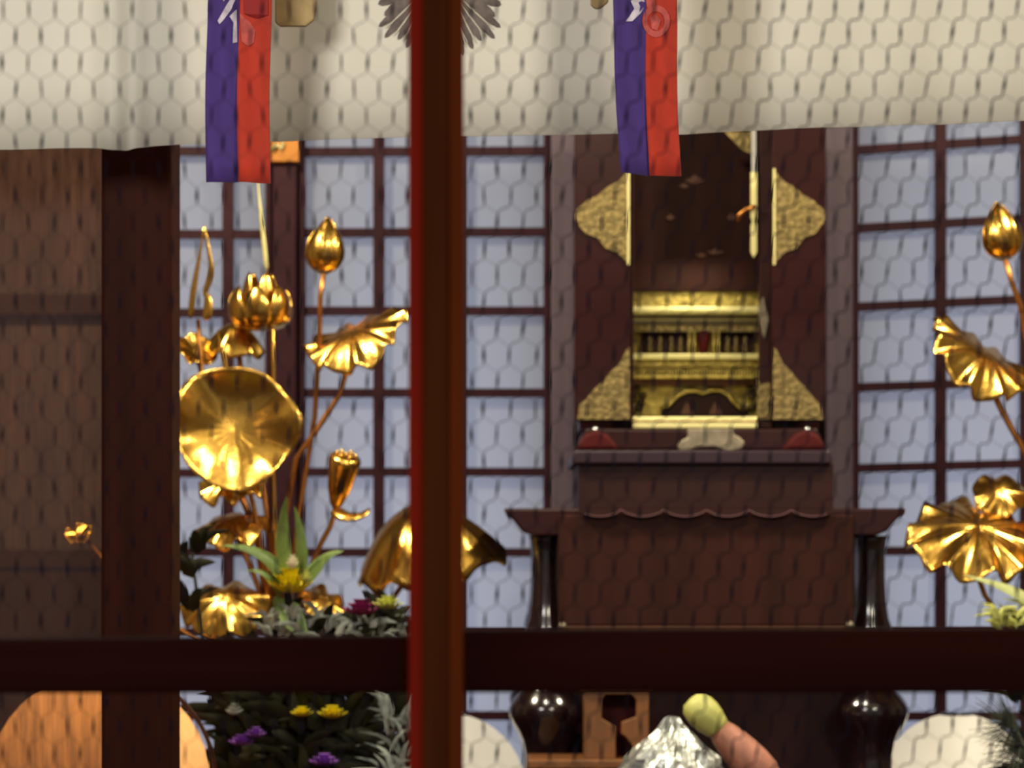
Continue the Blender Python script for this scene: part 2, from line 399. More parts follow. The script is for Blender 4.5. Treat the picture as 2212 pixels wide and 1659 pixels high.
banner('purple and red banner hanging by the dark pillar, left of the upright', (448, 516, 586), 0, ((444, 394), (513, 393), (582, 396)), 4.62,
   [('white_print', M['white'], [[(470, 45), (488, 14), (502, -6), (512, -4), (500, 22), (482, 44), (474, 52)], [(496, 36), (512, 22), (513, 92), (503, 94), (505, 50)], [(478, -6), (488, -8), (484, 4)]]),
    ('dark_print', M['maroon'], [[(526, -20), (580, -20), (580, 34), (556, 40), (528, 30)]]),
    ('faded_print', M['pink'], [[(519, 30), (540, 48), (552, 66), (548, 92), (536, 100), (522, 90)]])])
banner('purple and red banner hanging before the dark shrine', (1322, 1392, 1460), 0, ((1340, 372), (1402, 380), (1470, 380)), 4.62,
   [('white_print', M['white'], [[(1352, 46), (1370, 20), (1362, 2), (1388, -6), (1394, 10), (1384, 30), (1366, 46)]]),
    ('faded_print', M['pink'], [(1417, 46, 30), [(1404, 40), (1416, 30), (1428, 44), (1420, 66), (1408, 62)], [(1394, 0), (1412, -10), (1416, 12), (1398, 18)]])])
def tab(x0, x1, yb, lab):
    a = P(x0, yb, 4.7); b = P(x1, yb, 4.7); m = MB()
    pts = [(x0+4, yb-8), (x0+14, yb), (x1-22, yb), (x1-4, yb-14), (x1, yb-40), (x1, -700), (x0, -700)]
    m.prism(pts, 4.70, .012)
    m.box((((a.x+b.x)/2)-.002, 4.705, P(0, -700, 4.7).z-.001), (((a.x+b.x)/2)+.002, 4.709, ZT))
    return tag(m.build('cloth_and_shade_strip', M['tan'], bevel=.003), lab, 'cloth hanging')
tab(590, 682, 56, 'tan cloth strip hanging beside the red edge of the left banner')
tab(1272, 1318, 18, 'narrow tan strip standing in for shade left of the banner before the shrine')  # solid tan shape in place of a shaded patch

# ================================================================= SHRINE + TABLE
tb = root('altar_table', (P(1520, 0, 6.3).x, 6.35, DAIS), 'dark lacquer altar table with flared top and bulbous legs under the shrine', 'table')
MB().prism([(1088, 1098), (1957, 1098), (1955, 1110), (1938, 1122), (1916, 1148), (1890, 1158), (1155, 1158), (1130, 1150), (1108, 1122), (1092, 1110)], 6.02, .66).build('tabletop', M['lacquer'], tb, bevel=.004)
def leg(cx, Y):
    pr = [(1157, 38), (1168, 33), (1200, 30), (1250, 30), (1300, 33), (1335, 38), (1352, 44), (1368, 46), (1380, 40), (1410, 36), (1450, 38), (1470, 42), (1490, 56), (1504, 67), (1518, 76), (1530, 81), (1545, 80), (1560, 74), (1580, 62), (1600, 52), (1628, 46), (1665, 46), (1720, 52), (1800, 42), (1900, 40), (1960, 52), (1995, 56)]
    zb = (P(0, 1150, 6.08).z - DAIS)/S(1, 6.08) + 1150
    pr[-1] = (zb, 56)
    prof = [(S(w_, 6.08), P(0, y, 6.08).z - DAIS) for y, w_ in pr][::-1]
    MB().lathe((P(cx, 0, 6.08).x, Y, DAIS), prof, 32).build('leg', M['black'], tb, smooth=True)
for cx in (1180, 1882):
    for Y in (6.08, 6.58): leg(cx, Y)
MB().pbox(1196, 1400, 1862, 1980, 6.16, .02).build('recessed_panel', M['cabinet'], tb, bevel=.003)
MB().pbox(1206, 1112, 1844, 1352, 6.004, .014).build('front_panel', M['tablepanel'], tb, bevel=.003)
MB().pbox(1206, 1352, 1844, 1385, 6.000, .019).build('panel_rail', M['barwood'], tb, bevel=.003)
def scal(x): return 1102 + 16*abs(math.sin((x-1250)*PI/92))**.6
ap = [(1250 + 550*i/120, scal(1250 + 550*i/120)) for i in range(121)]
MB().prism([(1800, 1099), (1250, 1099)] + ap, 5.992, .010).build('scalloped_apron', M['cabinet'], tb)
MB().tube([P(x, y-2, 5.99) for x, y in ap[3:-3]], .0016, 6).build('apron_edging', M['edging'], tb, smooth=True)
for cx, cy in ((1215, 1352), (1836, 1350)):  # pale dots modelled in place of gloss highlights on the table legs
    MB().lathe(P(cx, cy, 6.002), [(.001, -.008), (.006, -.006), (.007, 0)], 12, axis=(0, 1, 0)).build('stud_and_glint', M['pale_metal'], tb, smooth=True)

YS = 6.2
sh = root('buddhist_shrine', (P(1511, 0, 6.35).x, 6.38, P(0, 1098, 6.02).z), 'dark lacquer shrine with open doors, brass corner fittings and gilded interior', 'shrine')
zt0 = P(0, 1098, 6.02).z + .0005
def ypx(z, Y): return HOR - (z - ZC)/(K*Y)
# pedestal
bot = ypx(zt0, 6.03)
MB().prism([(1250, 1003), (1800, 1003), (1800, bot), (1250, bot)], 6.03, .59).build('pedestal', M['cabinet'], sh)
MB().prism([(1236, 985), (1242, 972), (1790, 972), (1798, 985), (1798, 1003), (1236, 1003)], 6.015, .61).build('plinth_moulding', M['plinth'], sh, bevel=.004)
MB().prism([(1262, 972), (1256, 945), (1266, 925), (1370, 927), (1640, 927), (1764, 925), (1774, 945), (1768, 972)], 6.16, .44).build('sill', M['lacquer'], sh, bevel=.004)
for s, cx in ((1, 1268), (-1, 1762)):
    MB().prism([(cx-s*20, 972), (cx-s*18, 955), (cx-s*4, 937), (cx+s*22, 929), (cx+s*44, 938), (cx+s*62, 958), (cx+s*70, 972)], 6.10, .05).build('corner_ornament', M['redlac'], sh, bevel=.006)
    MB().lathe(P(cx+s*20-s*2, 928, 6.135), [(.0005, -.006), (.005, -.004), (.006, .002)], 12, axis=(0, 1, 0)).build('stud_and_glint', M['silver'], sh, smooth=True)
top_y = 150
# carcass: sides, back, top around an interior
c = MB()
c.pbox(1252, top_y, 1362, 926, 6.235, .33); c.pbox(1655, top_y, 1770, 926, 6.235, .33); c.pbox(1362, top_y, 1655, 926, 6.54, .03)
c.pbox(1362, top_y, 1655, 200, 6.235, .3)
c.build('carcass', M['lacquer'], sh)
MB().pbox(1236, top_y-60, 1786, top_y, 6.17, .45).build('roof_board', M['lacquer'], sh, bevel=.01)
c = MB(); c.pbox(1362, 200, 1655, 627, 6.355, .02); c.build('inner_board', M['tablepanel'], sh)
for x, y, w_, h_ in ((1500, 390, 22, 14), (1478, 402, 12, 8), (1545, 545, 20, 9), (1515, 552, 14, 7), (1448, 470, 10, 10), (1580, 470, 10, 12)):
    MB().prism([(x-w_, y), (x-w_*.3, y-h_*.5), (x, y-h_), (x+w_*.4, y-h_*.4), (x+w_, y), (x, y+h_*.6)], 6.351, .004).build('painted_motif', M['motif'], sh)
MB().prism([(1565, 285), (1625, 285), (1625, 332), (1606, 326), (1590, 310)], 6.235, .006).build('top_fitting', M['goldfit'], sh)
# jamb
for x0, x1 in ((1362, 1369), (1640, 1668)):
    MB().pbox(x0, top_y, x1, 926, 6.21, .025).build('jamb', M['cabinet'], sh, bevel=.002)
MB().pbox(1623, 200, 1634, 380, 6.207, .006).build('jamb_edging', M['silver'], sh, bevel=.001)
MB().prism([(1622, 372), (1635, 372), (1635, 470), (1632, 478), (1635, 486), (1635, 545), (1628, 556), (1622, 545), (1622, 486), (1625, 478), (1622, 470)], 6.206, .008).build('jamb_fitting', M['goldbright'], sh)
MB().prism([(1649, 640), (1660, 690), (1651, 732), (1641, 700), (1638, 660)], 6.206, .004).build('jamb_fitting', M['pale_metal'], sh)
MB().prism([(1636, 815), (1642, 830), (1664, 826), (1664, 905), (1642, 905), (1636, 900)], 6.206, .004).build('jamb_fitting', M['goldfit'], sh)
# latch hook
MB().tube([P(1632, 446, 6.2), P(1610, 452, 6.195), P(1596, 466, 6.195), P(1594, 476, 6.2)], .004).build('latch', M['goldstem'], sh, smooth=True)
# doors
def door(x0, x1, edge_x, s):
    dr = MB(); dr.pbox(x0, top_y, x1, 910, YS-.02, .022)
    d_ = dr.build('shrine_door', M['lacquer'], sh, bevel=.003)
    def jag(a, b, n, k):
        out = []
        for i in range(n+1):
            t = i/n; q = k if i % 2 else 0
            out.append((a[0]+(b[0]-a[0])*t + s*q*.5, a[1]+(b[1]-a[1])*t + q))
        return out
    e = edge_x; o = x0 if s < 0 else x1
    mid = [(e, 364)] + jag((e+s*24, 392), (o-s*5, 452), 4, -6)[0:] + [(o-s*1, 468)] + jag((o-s*6, 482), (e+s*26, 545), 4, 7) + [(e, 572)]
    low = [(e, 750), (e+s*8, 756)] + jag((e+s*22, 786), (o-s*8, 880), 5, -7) + [(o-s*6, 906), (e, 906)]
    for nm, pp in (('brass_fitting', mid), ('brass_fitting', low)):
        MB().prism(pp, YS-.0245, .0045).build(nm, M['goldfit'], d_)
    MB().pbox(min(e, e+s*5), 364, max(e, e+s*5), 572, YS-.0265, .003).build('fitting_edge', M['goldbright'], d_)
door(1241, 1363, 1360, -1); door(1667, 1784, 1670, 1)
# gilded miniature hall inside
YI = 6.36
def pi(x0, y0, x1, y1, Y, dd, nm, m, bv=0): return MB().pbox(x0, y0, x1, y1, Y, dd).build(nm, m, sh, bevel=bv)
pi(1360, 626, 1650, 900, 6.44, .03, 'gilt_back', M['goldin'])
pi(1360, 627, 1650, 660, 6.375, .05, 'cornice', M['goldin'], .002)
MB().prism([(1360, 660), (1650, 660), (1650, 678), (1360, 678)], 6.36, .06).build('cornice_moulding', M['goldbright'], sh, bevel=.006)
pi(1360, 680, 1650, 699, 6.395, .04, 'frieze', M['pale_metal'])
pi(1360, 689, 1650, 692, 6.392, .003, 'frieze_line', M['goldbright'])
pi(1360, 700, 1650, 716, 6.40, .04, 'frieze', M['goldfit'])
for x0, x1 in ((1386, 1484), (1556, 1628)): pi(x0, 717, x1, 762, 6.425, .012, 'dark_panel', M['cabinet'])
for x in (1404, 1426, 1450, 1470, 1572, 1590, 1610):
    MB().lathe(P(x, 762, 6.418), [(.004, 0), (.006, .008), (.003, .018), (.005, .026), (.001, .034)], 10).build('gilt_figure', M['goldfit'], sh, smooth=True)
for x0, x1 in ((1486, 1492), (1497, 1503), (1539, 1545), (1549, 1555)):
    MB().pbox(x0, 716, x1, 772, 6.40, .012).build('gilt_column', M['goldin'], sh, bevel=.001)
MB().lathe(P(1520, 772, 6.405), [(S(k, 6.4), S(h, 6.4)) for k, h in ((5, 0), (8, 6), (11, 22), (14, 40), (12, 50), (7, 54), (9, 58))], 18).build('tablet', M['redlac'], sh, smooth=True)
pi(1360, 764, 1650, 776, 6.385, .06, 'ledge', M['goldbright'], .002)
pi(1360, 777, 1650, 794, 6.395, .05, 'rail_band', M['goldin'], .002)
dt = MB()
for i in range(44): dt.pbox(1368+i*6.2, 796, 1371.6+i*6.2, 811, 6.388, .02)
dt.build('dentil_row', M['goldin'], sh)
pi(1360, 811, 1650, 818, 6.385, .05, 'ledge', M['goldin'], .002)
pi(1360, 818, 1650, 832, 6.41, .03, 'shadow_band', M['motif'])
arch = [(1428, 886), (1446, 874), (1462, 856), (1480, 846), (1500, 844), (1518, 850), (1536, 843), (1556, 843), (1572, 852), (1584, 868), (1598, 880), (1612, 886)]
MB().prism([(x, y+3) for x, y in arch] + [(1608, 899), (1432, 899)], 6.425, .014).build('arch_recess', M['cabinet'], sh)
MB().tube([P(x, y, 6.42) for x, y in arch], .0045, 8).build('arch_moulding', M['goldin'], sh, smooth=True)
for x in (1484, 1545): MB().prism([(x-14, 896), (x-6, 876), (x, 868), (x+7, 878), (x+15, 896)], 6.42, .004).build('arch_carving', M['motif'], sh)
for x in (1374, 1630):
    lf = MB()
    for i in range(7): lf.lathe(P(x+random.uniform(-6, 26)*(1 if x < 1500 else -1), 840+i*8, 6.43), [(.002, -.006), (.007, 0), (.002, .008)], 8, axis=(0, -1, 0))
    lf.build('gilt_carving', M['goldfit'], sh, smooth=True)
pi(1366, 900, 1636, 926, 6.185, .2, 'gilt_sill', M['goldbright'], .003)
pi(1366, 909, 1636, 911, 6.1835, .002, 'sill_line', M['goldstem'])
MB().prism([(1484, 926), (1486, 944), (1470, 952), (1462, 964), (1470, 974), (1490, 972), (1512, 966), (1545, 966), (1575, 976), (1602, 970), (1610, 956), (1598, 944), (1586, 938), (1584, 926)], 6.11, .012).build('cloud_fitting', M['pale_metal'], sh, bevel=.003)

# ================================================================= GILT LOTUS ARRANGEMENTS
def scr(v): return Vector((v.x, -v.z, v.y))   # screen right / up / toward viewer -> world
def leaf_mb(c, R, rx=0, ry=0, rz=0, cup=0, foldu=0, ruf=.08, nr=9, seed=0., ax=1., ay=1., droop=0, vein=.012):
    E = Euler((math.radians(rx), math.radians(ry), math.radians(rz)), 'XYZ').to_matrix()
    mb = MB(); NT, NR = 96, 14
    cen = mb.bm.verts.new(c); prev = None
    for i in range(1, NR+1):
        t = i/NR; ring = []
        for j in range(NT):
            th = 2*PI*j/NT
            rr = t*(1 + t*t*(.05*math.sin(3*th+seed) + .03*math.sin(5*th+seed*2)))
            u = rr*math.cos(th)*ax; v = rr*math.sin(th)*ay
            w_ = cup*t*t + foldu*u*u + droop*v*v*(1 if v < 0 else .2)
            w_ += ruf*t**3*(math.sin(nr*th+seed) + .45*math.sin((nr*2-3)*th+seed*1.7)) + vein*math.sqrt(t)*abs(math.sin(9*th+seed))*(1-.4*t)
            ring.append(mb.bm.verts.new(Vector(c) + scr(E @ (Vector((u, v, w_))*R))))
        for j in range(NT):
            if prev is None: mb.bm.faces.new([cen, ring[j], ring[(j+1) % NT]])
            else: mb.bm.faces.new([prev[j], ring[j], ring[(j+1) % NT], prev[(j+1) % NT]])
        prev = ring
    return mb
def arr(label, mp, Y, leaves, buds, pods, flowers, spikes, stems, vase_x):
    vx = P(mp(vase_x), 0, Y).x
    r = root('gilt_lotus_arrangement', (vx, Y, DAIS), label, 'altar ornament', 'pair of gilt lotus arrangements')
    s_ = 1 if mp(1) > mp(0) else -1
    for kw in leaves:
        kw = dict(kw); x, y, rad, dy = kw.pop('p')
        if s_ < 0: kw['ry'] = -kw.get('ry', 0); kw['rz'] = -kw.get('rz', 0)
        leaf_mb(P(mp(x), y, Y+dy), S(rad, Y), **kw).build('lotus_leaf', M['gold'], r, smooth=True, solid=.0025)
    for x, y, wd, h, tilt, dy in buds:
        ax = Vector((math.sin(math.radians(tilt))*s_, 0, math.cos(math.radians(tilt)))); c = P(mp(x), y, Y+dy)
        Rr = S(wd/2, Y); Hh = S(h, Y)
        pf = [(.10, 0), (.45, .06), (.78, .16), (.96, .30), (.98, .42), (.86, .58), (.62, .74), (.34, .88), (.06, 1)]
        b = MB().lathe(c, [(q*Rr*.93, t*Hh) for q, t in pf], 24, axis=ax).build('lotus_bud', M['gold'], r, smooth=True)
        def rad(t):
            for (qa, ta), (qb, tb_) in zip(pf, pf[1:]):
                if ta <= t <= tb_: return qa + (qb-qa)*(t-ta)/(tb_-ta)
            return .06
        u0 = Vector((1, 0, 0)); u0 = (u0-ax*u0.dot(ax)).normalized(); v0 = ax.cross(u0)
        for k in range(5):
            a0 = math.radians(-90 + 72*k + 14)*1.0
            tipb = .0 if k % 2 else -.08
            def fn(u, v, a0=a0, k=k, tipb=tipb):
                t = u*(1.02+tipb); wdth = .95*math.sin(PI*min(1, .12+.88*u))**.7 if u < 1 else 0.02
                a = a0 + (v*2-1)*wdth
                q = rad(min(t, 1))*1.05 + .02 + (.03 + .05*(k % 2))*(1-u*.8)
                return c + ax*(t*Hh) + (u0*math.cos(a)+v0*math.sin(a))*q*Rr
            MB().grid(fn, 14, 8).build('petal', M['gold'], b, smooth=True, solid=.0012)
    for x, y, wd, h, tilt, dy in pods:
        ax = Vector((math.sin(math.radians(tilt))*s_, -.32, math.cos(math.radians(tilt)))).normalized(); c = P(mp(x), y, Y+dy)
        Rr = S(wd/2, Y); Hh = S(h, Y)
        b = MB().lathe(c, [(.16*Rr, 0), (.4*Rr, .10*Hh), (.72*Rr, .38*Hh), (.90*Rr, .70*Hh), (1.0*Rr, .86*Hh), (1.02*Rr, .93*Hh), (.92*Rr, Hh), (.5*Rr, 1.02*Hh), (.01, 1.03*Hh)], 28, axis=ax).build('seed_pod', M['gold'], r, smooth=True)
        u0 = Vector((1, 0, 0)); u0 = (u0-ax*u0.dot(ax)).normalized(); v0 = ax.cross(u0)
        for k in range(7):
            q = 0 if k == 6 else .58; cc = c + ax*(1.02*Hh) + (u0*math.cos(k*PI/3)+v0*math.sin(k*PI/3))*q*Rr
            MB().lathe(cc, [(.12*Rr, -.003), (.13*Rr, .002), (.06*Rr, .005), (.005*Rr, .006)], 10, axis=ax).build('seed', M['gold'], b, smooth=True)
        MB().blade([P(mp(x-4), y, Y+dy-.01), P(mp(x+22), y+16, Y+dy-.03), P(mp(x+56), y+14, Y+dy-.03), P(mp(x+76), y-2, Y+dy-.02)], S(36, Y), nrm=Vector((0, -.6, .8)), cup=.3).build('fallen_petal', M['gold'], r, smooth=True, solid=.002)
    for x, y, R0, h, dy in flowers:
        c = P(mp(x), y, Y+dy); cnt = 0
        for ringk, (nn, rr, hh, wd) in enumerate(((7, 1.0, .75, 70), (4, .5, 1.0, 66))):
            for k in range(nn):
                a = 2*PI*k/nn + ringk*.4 + .2; dx = Vector((math.cos(a), math.sin(a), 0)); rO = S(R0, Y)*rr; hO = S(h, Y)*hh
                nr_ = (-dx*.8 + Vector((0, 0, .6))).normalized()
                MB().blade([c, c + dx*rO*.75 + Vector((0, 0, hO*.18)), c + dx*rO*1.02 + Vector((0, 0, hO*.62)), c + dx*rO*.86 + Vector((0, 0, hO))], S(wd, Y), nrm=nr_, cup=-.35, asym=.7).build('lotus_petal', M['gold'], r, smooth=True, solid=.0018)
    for pts, wd, m, dy in spikes:
        MB().blade([P(mp(x), y, Y+dy) for x, y in pts], S(wd, Y), nrm=Vector((-.5*s_, -.86, 0)), cup=.5).build('rolled_leaf', M[m], r, smooth=True, solid=.0015)
    for pts, rad_, m in stems:
        MB().tube([P(mp(q[0]), q[1], Y + (q[2] if len(q) > 2 else 0)) for q in pts], S(rad_, Y), 8).build('stem', M[m], r, smooth=True)
    zr = P(0, 1470, Y).z - DAIS
    MB().lathe((vx, Y, DAIS), [(.055, 0), (.06, .01), (.04, .03), (.035, .06), (.07, .14), (.078, .2), (.06, .27), (.035, .31), (.034, zr-.04), (.055, zr-.005), (.055, zr), (.046, zr), (.03, zr-.05)], 28).build('vase', M['bronze'], r, smooth=True)
    return r
V0 = (600, 1475)
L_leaves = [
  dict(p=(764, 716, 120, .0), rx=-70, ry=-6, rz=20, cup=-.05, droop=-.55, ruf=.075, nr=11, seed=.6, ay=.85),          # ruffled leaf right
  dict(p=(504, 928, 133, -.06), rx=-5, ry=14, rz=8, cup=.30, ruf=.075, nr=5, seed=1.3, vein=.007),                # big round leaf
  dict(p=(424, 762, 48, .05), rx=-40, ry=30, rz=10, cup=.25, ruf=.10, nr=6, seed=.3),
  dict(p=(510, 700, 66, .06), rx=-74, ry=-4, rz=-6, cup=-.9, ruf=.07, nr=7, seed=2.2),
  dict(p=(497, 1118, 78, .0), rx=-66, ry=16, rz=14, cup=-.45, ruf=.14, nr=7, seed=.9),
  dict(p=(498, 1030, 74, -.02), rx=-60, ry=-10, rz=6, cup=-.3, ruf=.16, nr=8, seed=2.9),
  dict(p=(902, 1092, 164, .12), rx=-78, ry=4, rz=11, cup=-.88, ruf=.07, nr=9, seed=1.8),
  dict(p=(485, 1290, 95, -.06), rx=-48, ry=8, rz=8, cup=-.45, ruf=.13, nr=7, seed=.2, ay=.9),
  dict(p=(700, 1292, 52, .0), rx=-55, ry=-12, rz=-30, cup=-.3, ruf=.16, nr=6, seed=1.1),
  dict(p=(170, 1156, 30, .1), rx=-45, ry=10, rz=20, cup=.2, ruf=.12, nr=6, seed=.4),
]
L_buds = [(697, 592, 78, 124, 6, .02)]
L_pods = [(724, 1100, 70, 122, 12, .0)]
L_flowers = [(562, 712, 62, 124, .02)]
L_spikes = [([(412, 690), (418, 630), (430, 560), (441, 486)], 16, 'gold', -.01), ([(440, 640), (456, 590), (452, 545), (441, 486)], 15, 'gold', -.02), ([(444, 692), (450, 668), (448, 640), (438, 630)], 26, 'gold', -.02), ([(577, 590), (570, 520), (563, 455), (556, 380)], 11, 'goldbright', .0), ([(487, 815), (486, 785), (478, 750), (470, 712)], 12, 'gold', -.01)]
L_stems = [
  ([(699, 592), (692, 640), (690, 720), (680, 900, .03), (640, 1150, .03), V0], 5.5, 'goldstem'),
  ([(762, 750), (735, 850), (690, 920), (640, 990), (610, 1150), V0], 6, 'goldstem'),
  ([(505, 925, -.03), (530, 1020, .0), (560, 1150), V0], 6, 'goldstem'),
  ([(562, 690), (588, 700), (591, 800), (590, 1000, .01), (596, 1200), V0], 4.5, 'gold'),
  ([(510, 700, .06), (520, 800, .06), (560, 1000, .04), (590, 1200, .02), V0], 6, 'goldstem'),
  ([(428, 690), (440, 850, .03), (520, 1050, .03), (585, 1250, .02), V0], 4.5, 'goldstem'),
  ([(725, 1102), (712, 1140), (690, 1180), (650, 1280), V0], 6, 'goldstem'),
  ([(905, 1215, .12), (850, 1290, .1), (720, 1380, .05), V0], 6, 'goldstem'),
  ([(497, 1130), (540, 1220, .02), (580, 1330, .02), V0], 6, 'goldstem'),
  ([(498, 1035), (545, 1120, .03), (585, 1280, .02), V0], 6, 'goldstem'),
  ([(485, 1310, -.06), (540, 1400, -.03), V0], 5, 'goldstem'),
  ([(700, 1295), (660, 1380), V0], 5, 'goldstem'),
  ([(424, 765, .05), (470, 950, .05), (550, 1150, .04), V0], 4.5, 'goldstem'),
  ([(176, 1152, .1), (300, 1300, .08), (480, 1420, .04), V0], 4.5, 'goldstem'),
]
arr('gilt metal lotus arrangement between the dark pillar and the orange edged upright', lambda x: x, 6.0, L_leaves, L_buds, L_pods, L_flowers, L_spikes, L_stems, 600)
R_leaves = [
  dict(p=(745, 762, 132, .0), rx=-68, ry=-6, rz=32, cup=-.05, droop=-.55, ruf=.075, nr=11, seed=.6, ay=.85),
  dict(p=(760, 1140, 152, -.02), rx=-58, ry=6, rz=10, cup=-.25, ruf=.11, nr=10, seed=1.8, vein=.035),
  dict(p=(712, 1060, 60, .06), rx=-40, ry=6, rz=6, cup=-.3, ruf=.10, nr=6, seed=.5),
  dict(p=(470, 922, 132, -.06), rx=-10, ry=12, rz=8, cup=.22, ruf=.07, nr=8, seed=1.3, vein=.03),
  dict(p=(470, 1118, 78, .0), rx=-66, ry=16, rz=14, cup=-.45, ruf=.14, nr=7, seed=.9),
]
VR = (560, 1475)
R_stems = [
  ([(700, 562), (686, 610), (668, 660), (640, 800, .02), (600, 1150, .03), VR], 6, 'goldstem'),
  ([(753, 790), (716, 870), (690, 920), (655, 980), (600, 1150, .02), VR], 7, 'goldstem'),
  ([(760, 1150), (768, 1220), (745, 1285), (700, 1350), VR], 6, 'goldstem'),
  ([(470, 925, -.03), (500, 1020, .0), (535, 1150), VR], 6, 'goldstem'),
  ([(560, 690), (560, 1000, .01), VR], 4.5, 'gold'),
  ([(712, 1065, .06), (650, 1200, .06), VR], 5, 'goldstem'),
]
arr('gilt metal lotus arrangement at the right edge, before the right window', lambda x: 2872-x, 6.0, R_leaves, [(700, 562, 80, 126, 8, .02)], [(560, 1120, 70, 120, -10, .03)], [(560, 690, 60, 78, .02)], [], R_stems, 560)

# ================================================================= FRESH FLOWERS
def flower_mb(c, R, h, n=16, rings=3, flat=.4):
    mb = MB()
    for k in range(rings):
        f = 1 - k/(rings+.5)
        for i in range(n):
            a = 2*PI*(i+.5*k)/n; dx = Vector((math.cos(a), math.sin(a), 0))
            p0 = c + Vector((0, 0, 0)); p1 = c + dx*R*f*.6 + Vector((0, 0, h*(.15+.25*k))); p2 = c + dx*R*f + Vector((0, 0, h*(.45+.55*k/rings)))
            mb.blade([p0, p1, p2], R*.36, nrm=(Vector((0, 0, 1))-dx*.7).normalized(), n=5, asym=.8)
    return mb
def foliage_mb(c, n, Y, xr, yr, L, w_, seed):
    rr = random.Random(seed); mb = MB()
    for i in range(n):
        x = rr.uniform(*xr); y = rr.uniform(*yr); dy = rr.uniform(-.06, .03); base = P(x, y, Y+dy)
        a = rr.uniform(-1.3, 1.3); l = S(rr.uniform(*L), Y); d_ = Vector((math.sin(a), rr.uniform(-.4, .3), math.cos(a)))
        mid = base + d_*l*.5 + Vector((0, -.006, .006)); tip = base + d_*l + Vector((math.sin(a)*.3*l, -.01, -.12*l))
        mb.blade([base, mid, tip], S(rr.uniform(*w_), Y), nrm=Vector((rr.uniform(-.5, .5), -1, rr.uniform(-.3, .5))).normalized(), n=5)
    return mb
YF = 5.74
bq = root('flower_bouquet', (P(680, 0, YF).x, YF, DAIS), 'fresh bouquet of green leaves, yellow and purple blooms below the left gilt lotuses', 'flowers')
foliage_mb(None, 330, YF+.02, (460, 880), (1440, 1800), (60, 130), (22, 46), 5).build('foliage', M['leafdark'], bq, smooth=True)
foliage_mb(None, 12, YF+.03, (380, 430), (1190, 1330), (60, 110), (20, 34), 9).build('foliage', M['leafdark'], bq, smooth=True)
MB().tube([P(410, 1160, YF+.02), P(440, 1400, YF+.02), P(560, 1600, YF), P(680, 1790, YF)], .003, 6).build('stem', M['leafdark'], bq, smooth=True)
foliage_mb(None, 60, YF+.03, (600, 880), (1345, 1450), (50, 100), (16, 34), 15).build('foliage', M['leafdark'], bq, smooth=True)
foliage_mb(None, 36, YF, (575, 700), (1335, 1410), (30, 62), (8, 18), 6).build('pale_sprigs', M['sprig'], bq, smooth=True)
foliage_mb(None, 34, YF, (700, 880), (1345, 1425), (28, 60), (8, 18), 7).build('pale_sprigs', M['sprig'], bq, smooth=True)
foliage_mb(None, 70, YF-.03, (825, 905), (1540, 1740), (50, 100), (8, 18), 8).build('pale_sprigs', M['sprig'], bq, smooth=True)
for pts, wd in (([(622, 1262), (585, 1212), (535, 1186), (482, 1178)], 36), ([(622, 1240), (612, 1180), (612, 1120), (620, 1072)], 34), ([(650, 1240), (652, 1190), (645, 1130), (636, 1094)], 27), ([(655, 1258), (690, 1218), (715, 1198), (742, 1190)], 34), ([(610, 1285), (585, 1250), (560, 1235), (530, 1232)], 24), ([(632, 1300), (645, 1330), (655, 1350), (664, 1370)], 22), ([(600, 1285), (606, 1320), (618, 1345), (634, 1366)], 26)):
    MB().blade([P(x, y, YF-.03-.012*i) for i, (x, y) in enumerate(pts)], S(wd, YF), nrm=Vector((.1, -.75, .65)).normalized(), cup=.3).build('long_leaf', M['leaf'], bq, smooth=True)
st = MB()
for x, y in ((630, 1270), (780, 1325), (845, 1325), (655, 1545), (718, 1550), (530, 1610), (556, 1595), (703, 1650), (505, 1565)):
    st.tube([P(x, y, YF), P((x*2+680)/3, (y*2+1800)/3, YF+.01), P(680, 1800, YF)], .0025, 6)
st.build('stems', M['leafdark'], bq, smooth=True)
for x, y, rad_, h, m, nm, dy in ((628, 1282, 52, 66, 'yellow', 'yellow_bloom', -.05), (780, 1330, 44, 44, 'magenta', 'magenta_bloom', -.06), (838, 1316, 36, 36, 'lime', 'lime_bloom', -.06), (652, 1548, 26, 26, 'yellow', 'yellow_bloom', -.06), (718, 1552, 34, 34, 'yellow', 'yellow_bloom', -.06), (522, 1612, 30, 30, 'violet', 'violet_bloom', -.08), (552, 1594, 24, 28, 'violet', 'violet_bloom', -.08), (700, 1656, 34, 34, 'violet', 'violet_bloom', -.08), (506, 1545, 20, 30, 'sprig', 'pale_bloom', -.07), (632, 1228, 15, 36, 'whitebud', 'pale_bud', -.09), (660, 1258, 14, 34, 'lime', 'lime_bud', -.09)):
    flower_mb(P(x, y, YF+dy), S(rad_, YF), S(h, YF)).build(nm, M[m], bq, smooth=True)
zr = P(0, 1790, YF).z - DAIS
MB().lathe((P(680, 0, YF).x, YF, DAIS), [(.04, 0), (.045, .01), (.05, zr*.5), (.045, zr-.02), (.055, zr), (.045, zr), (.03, zr*.6)], 24).build('vase', M['bronze'], bq, smooth=True)

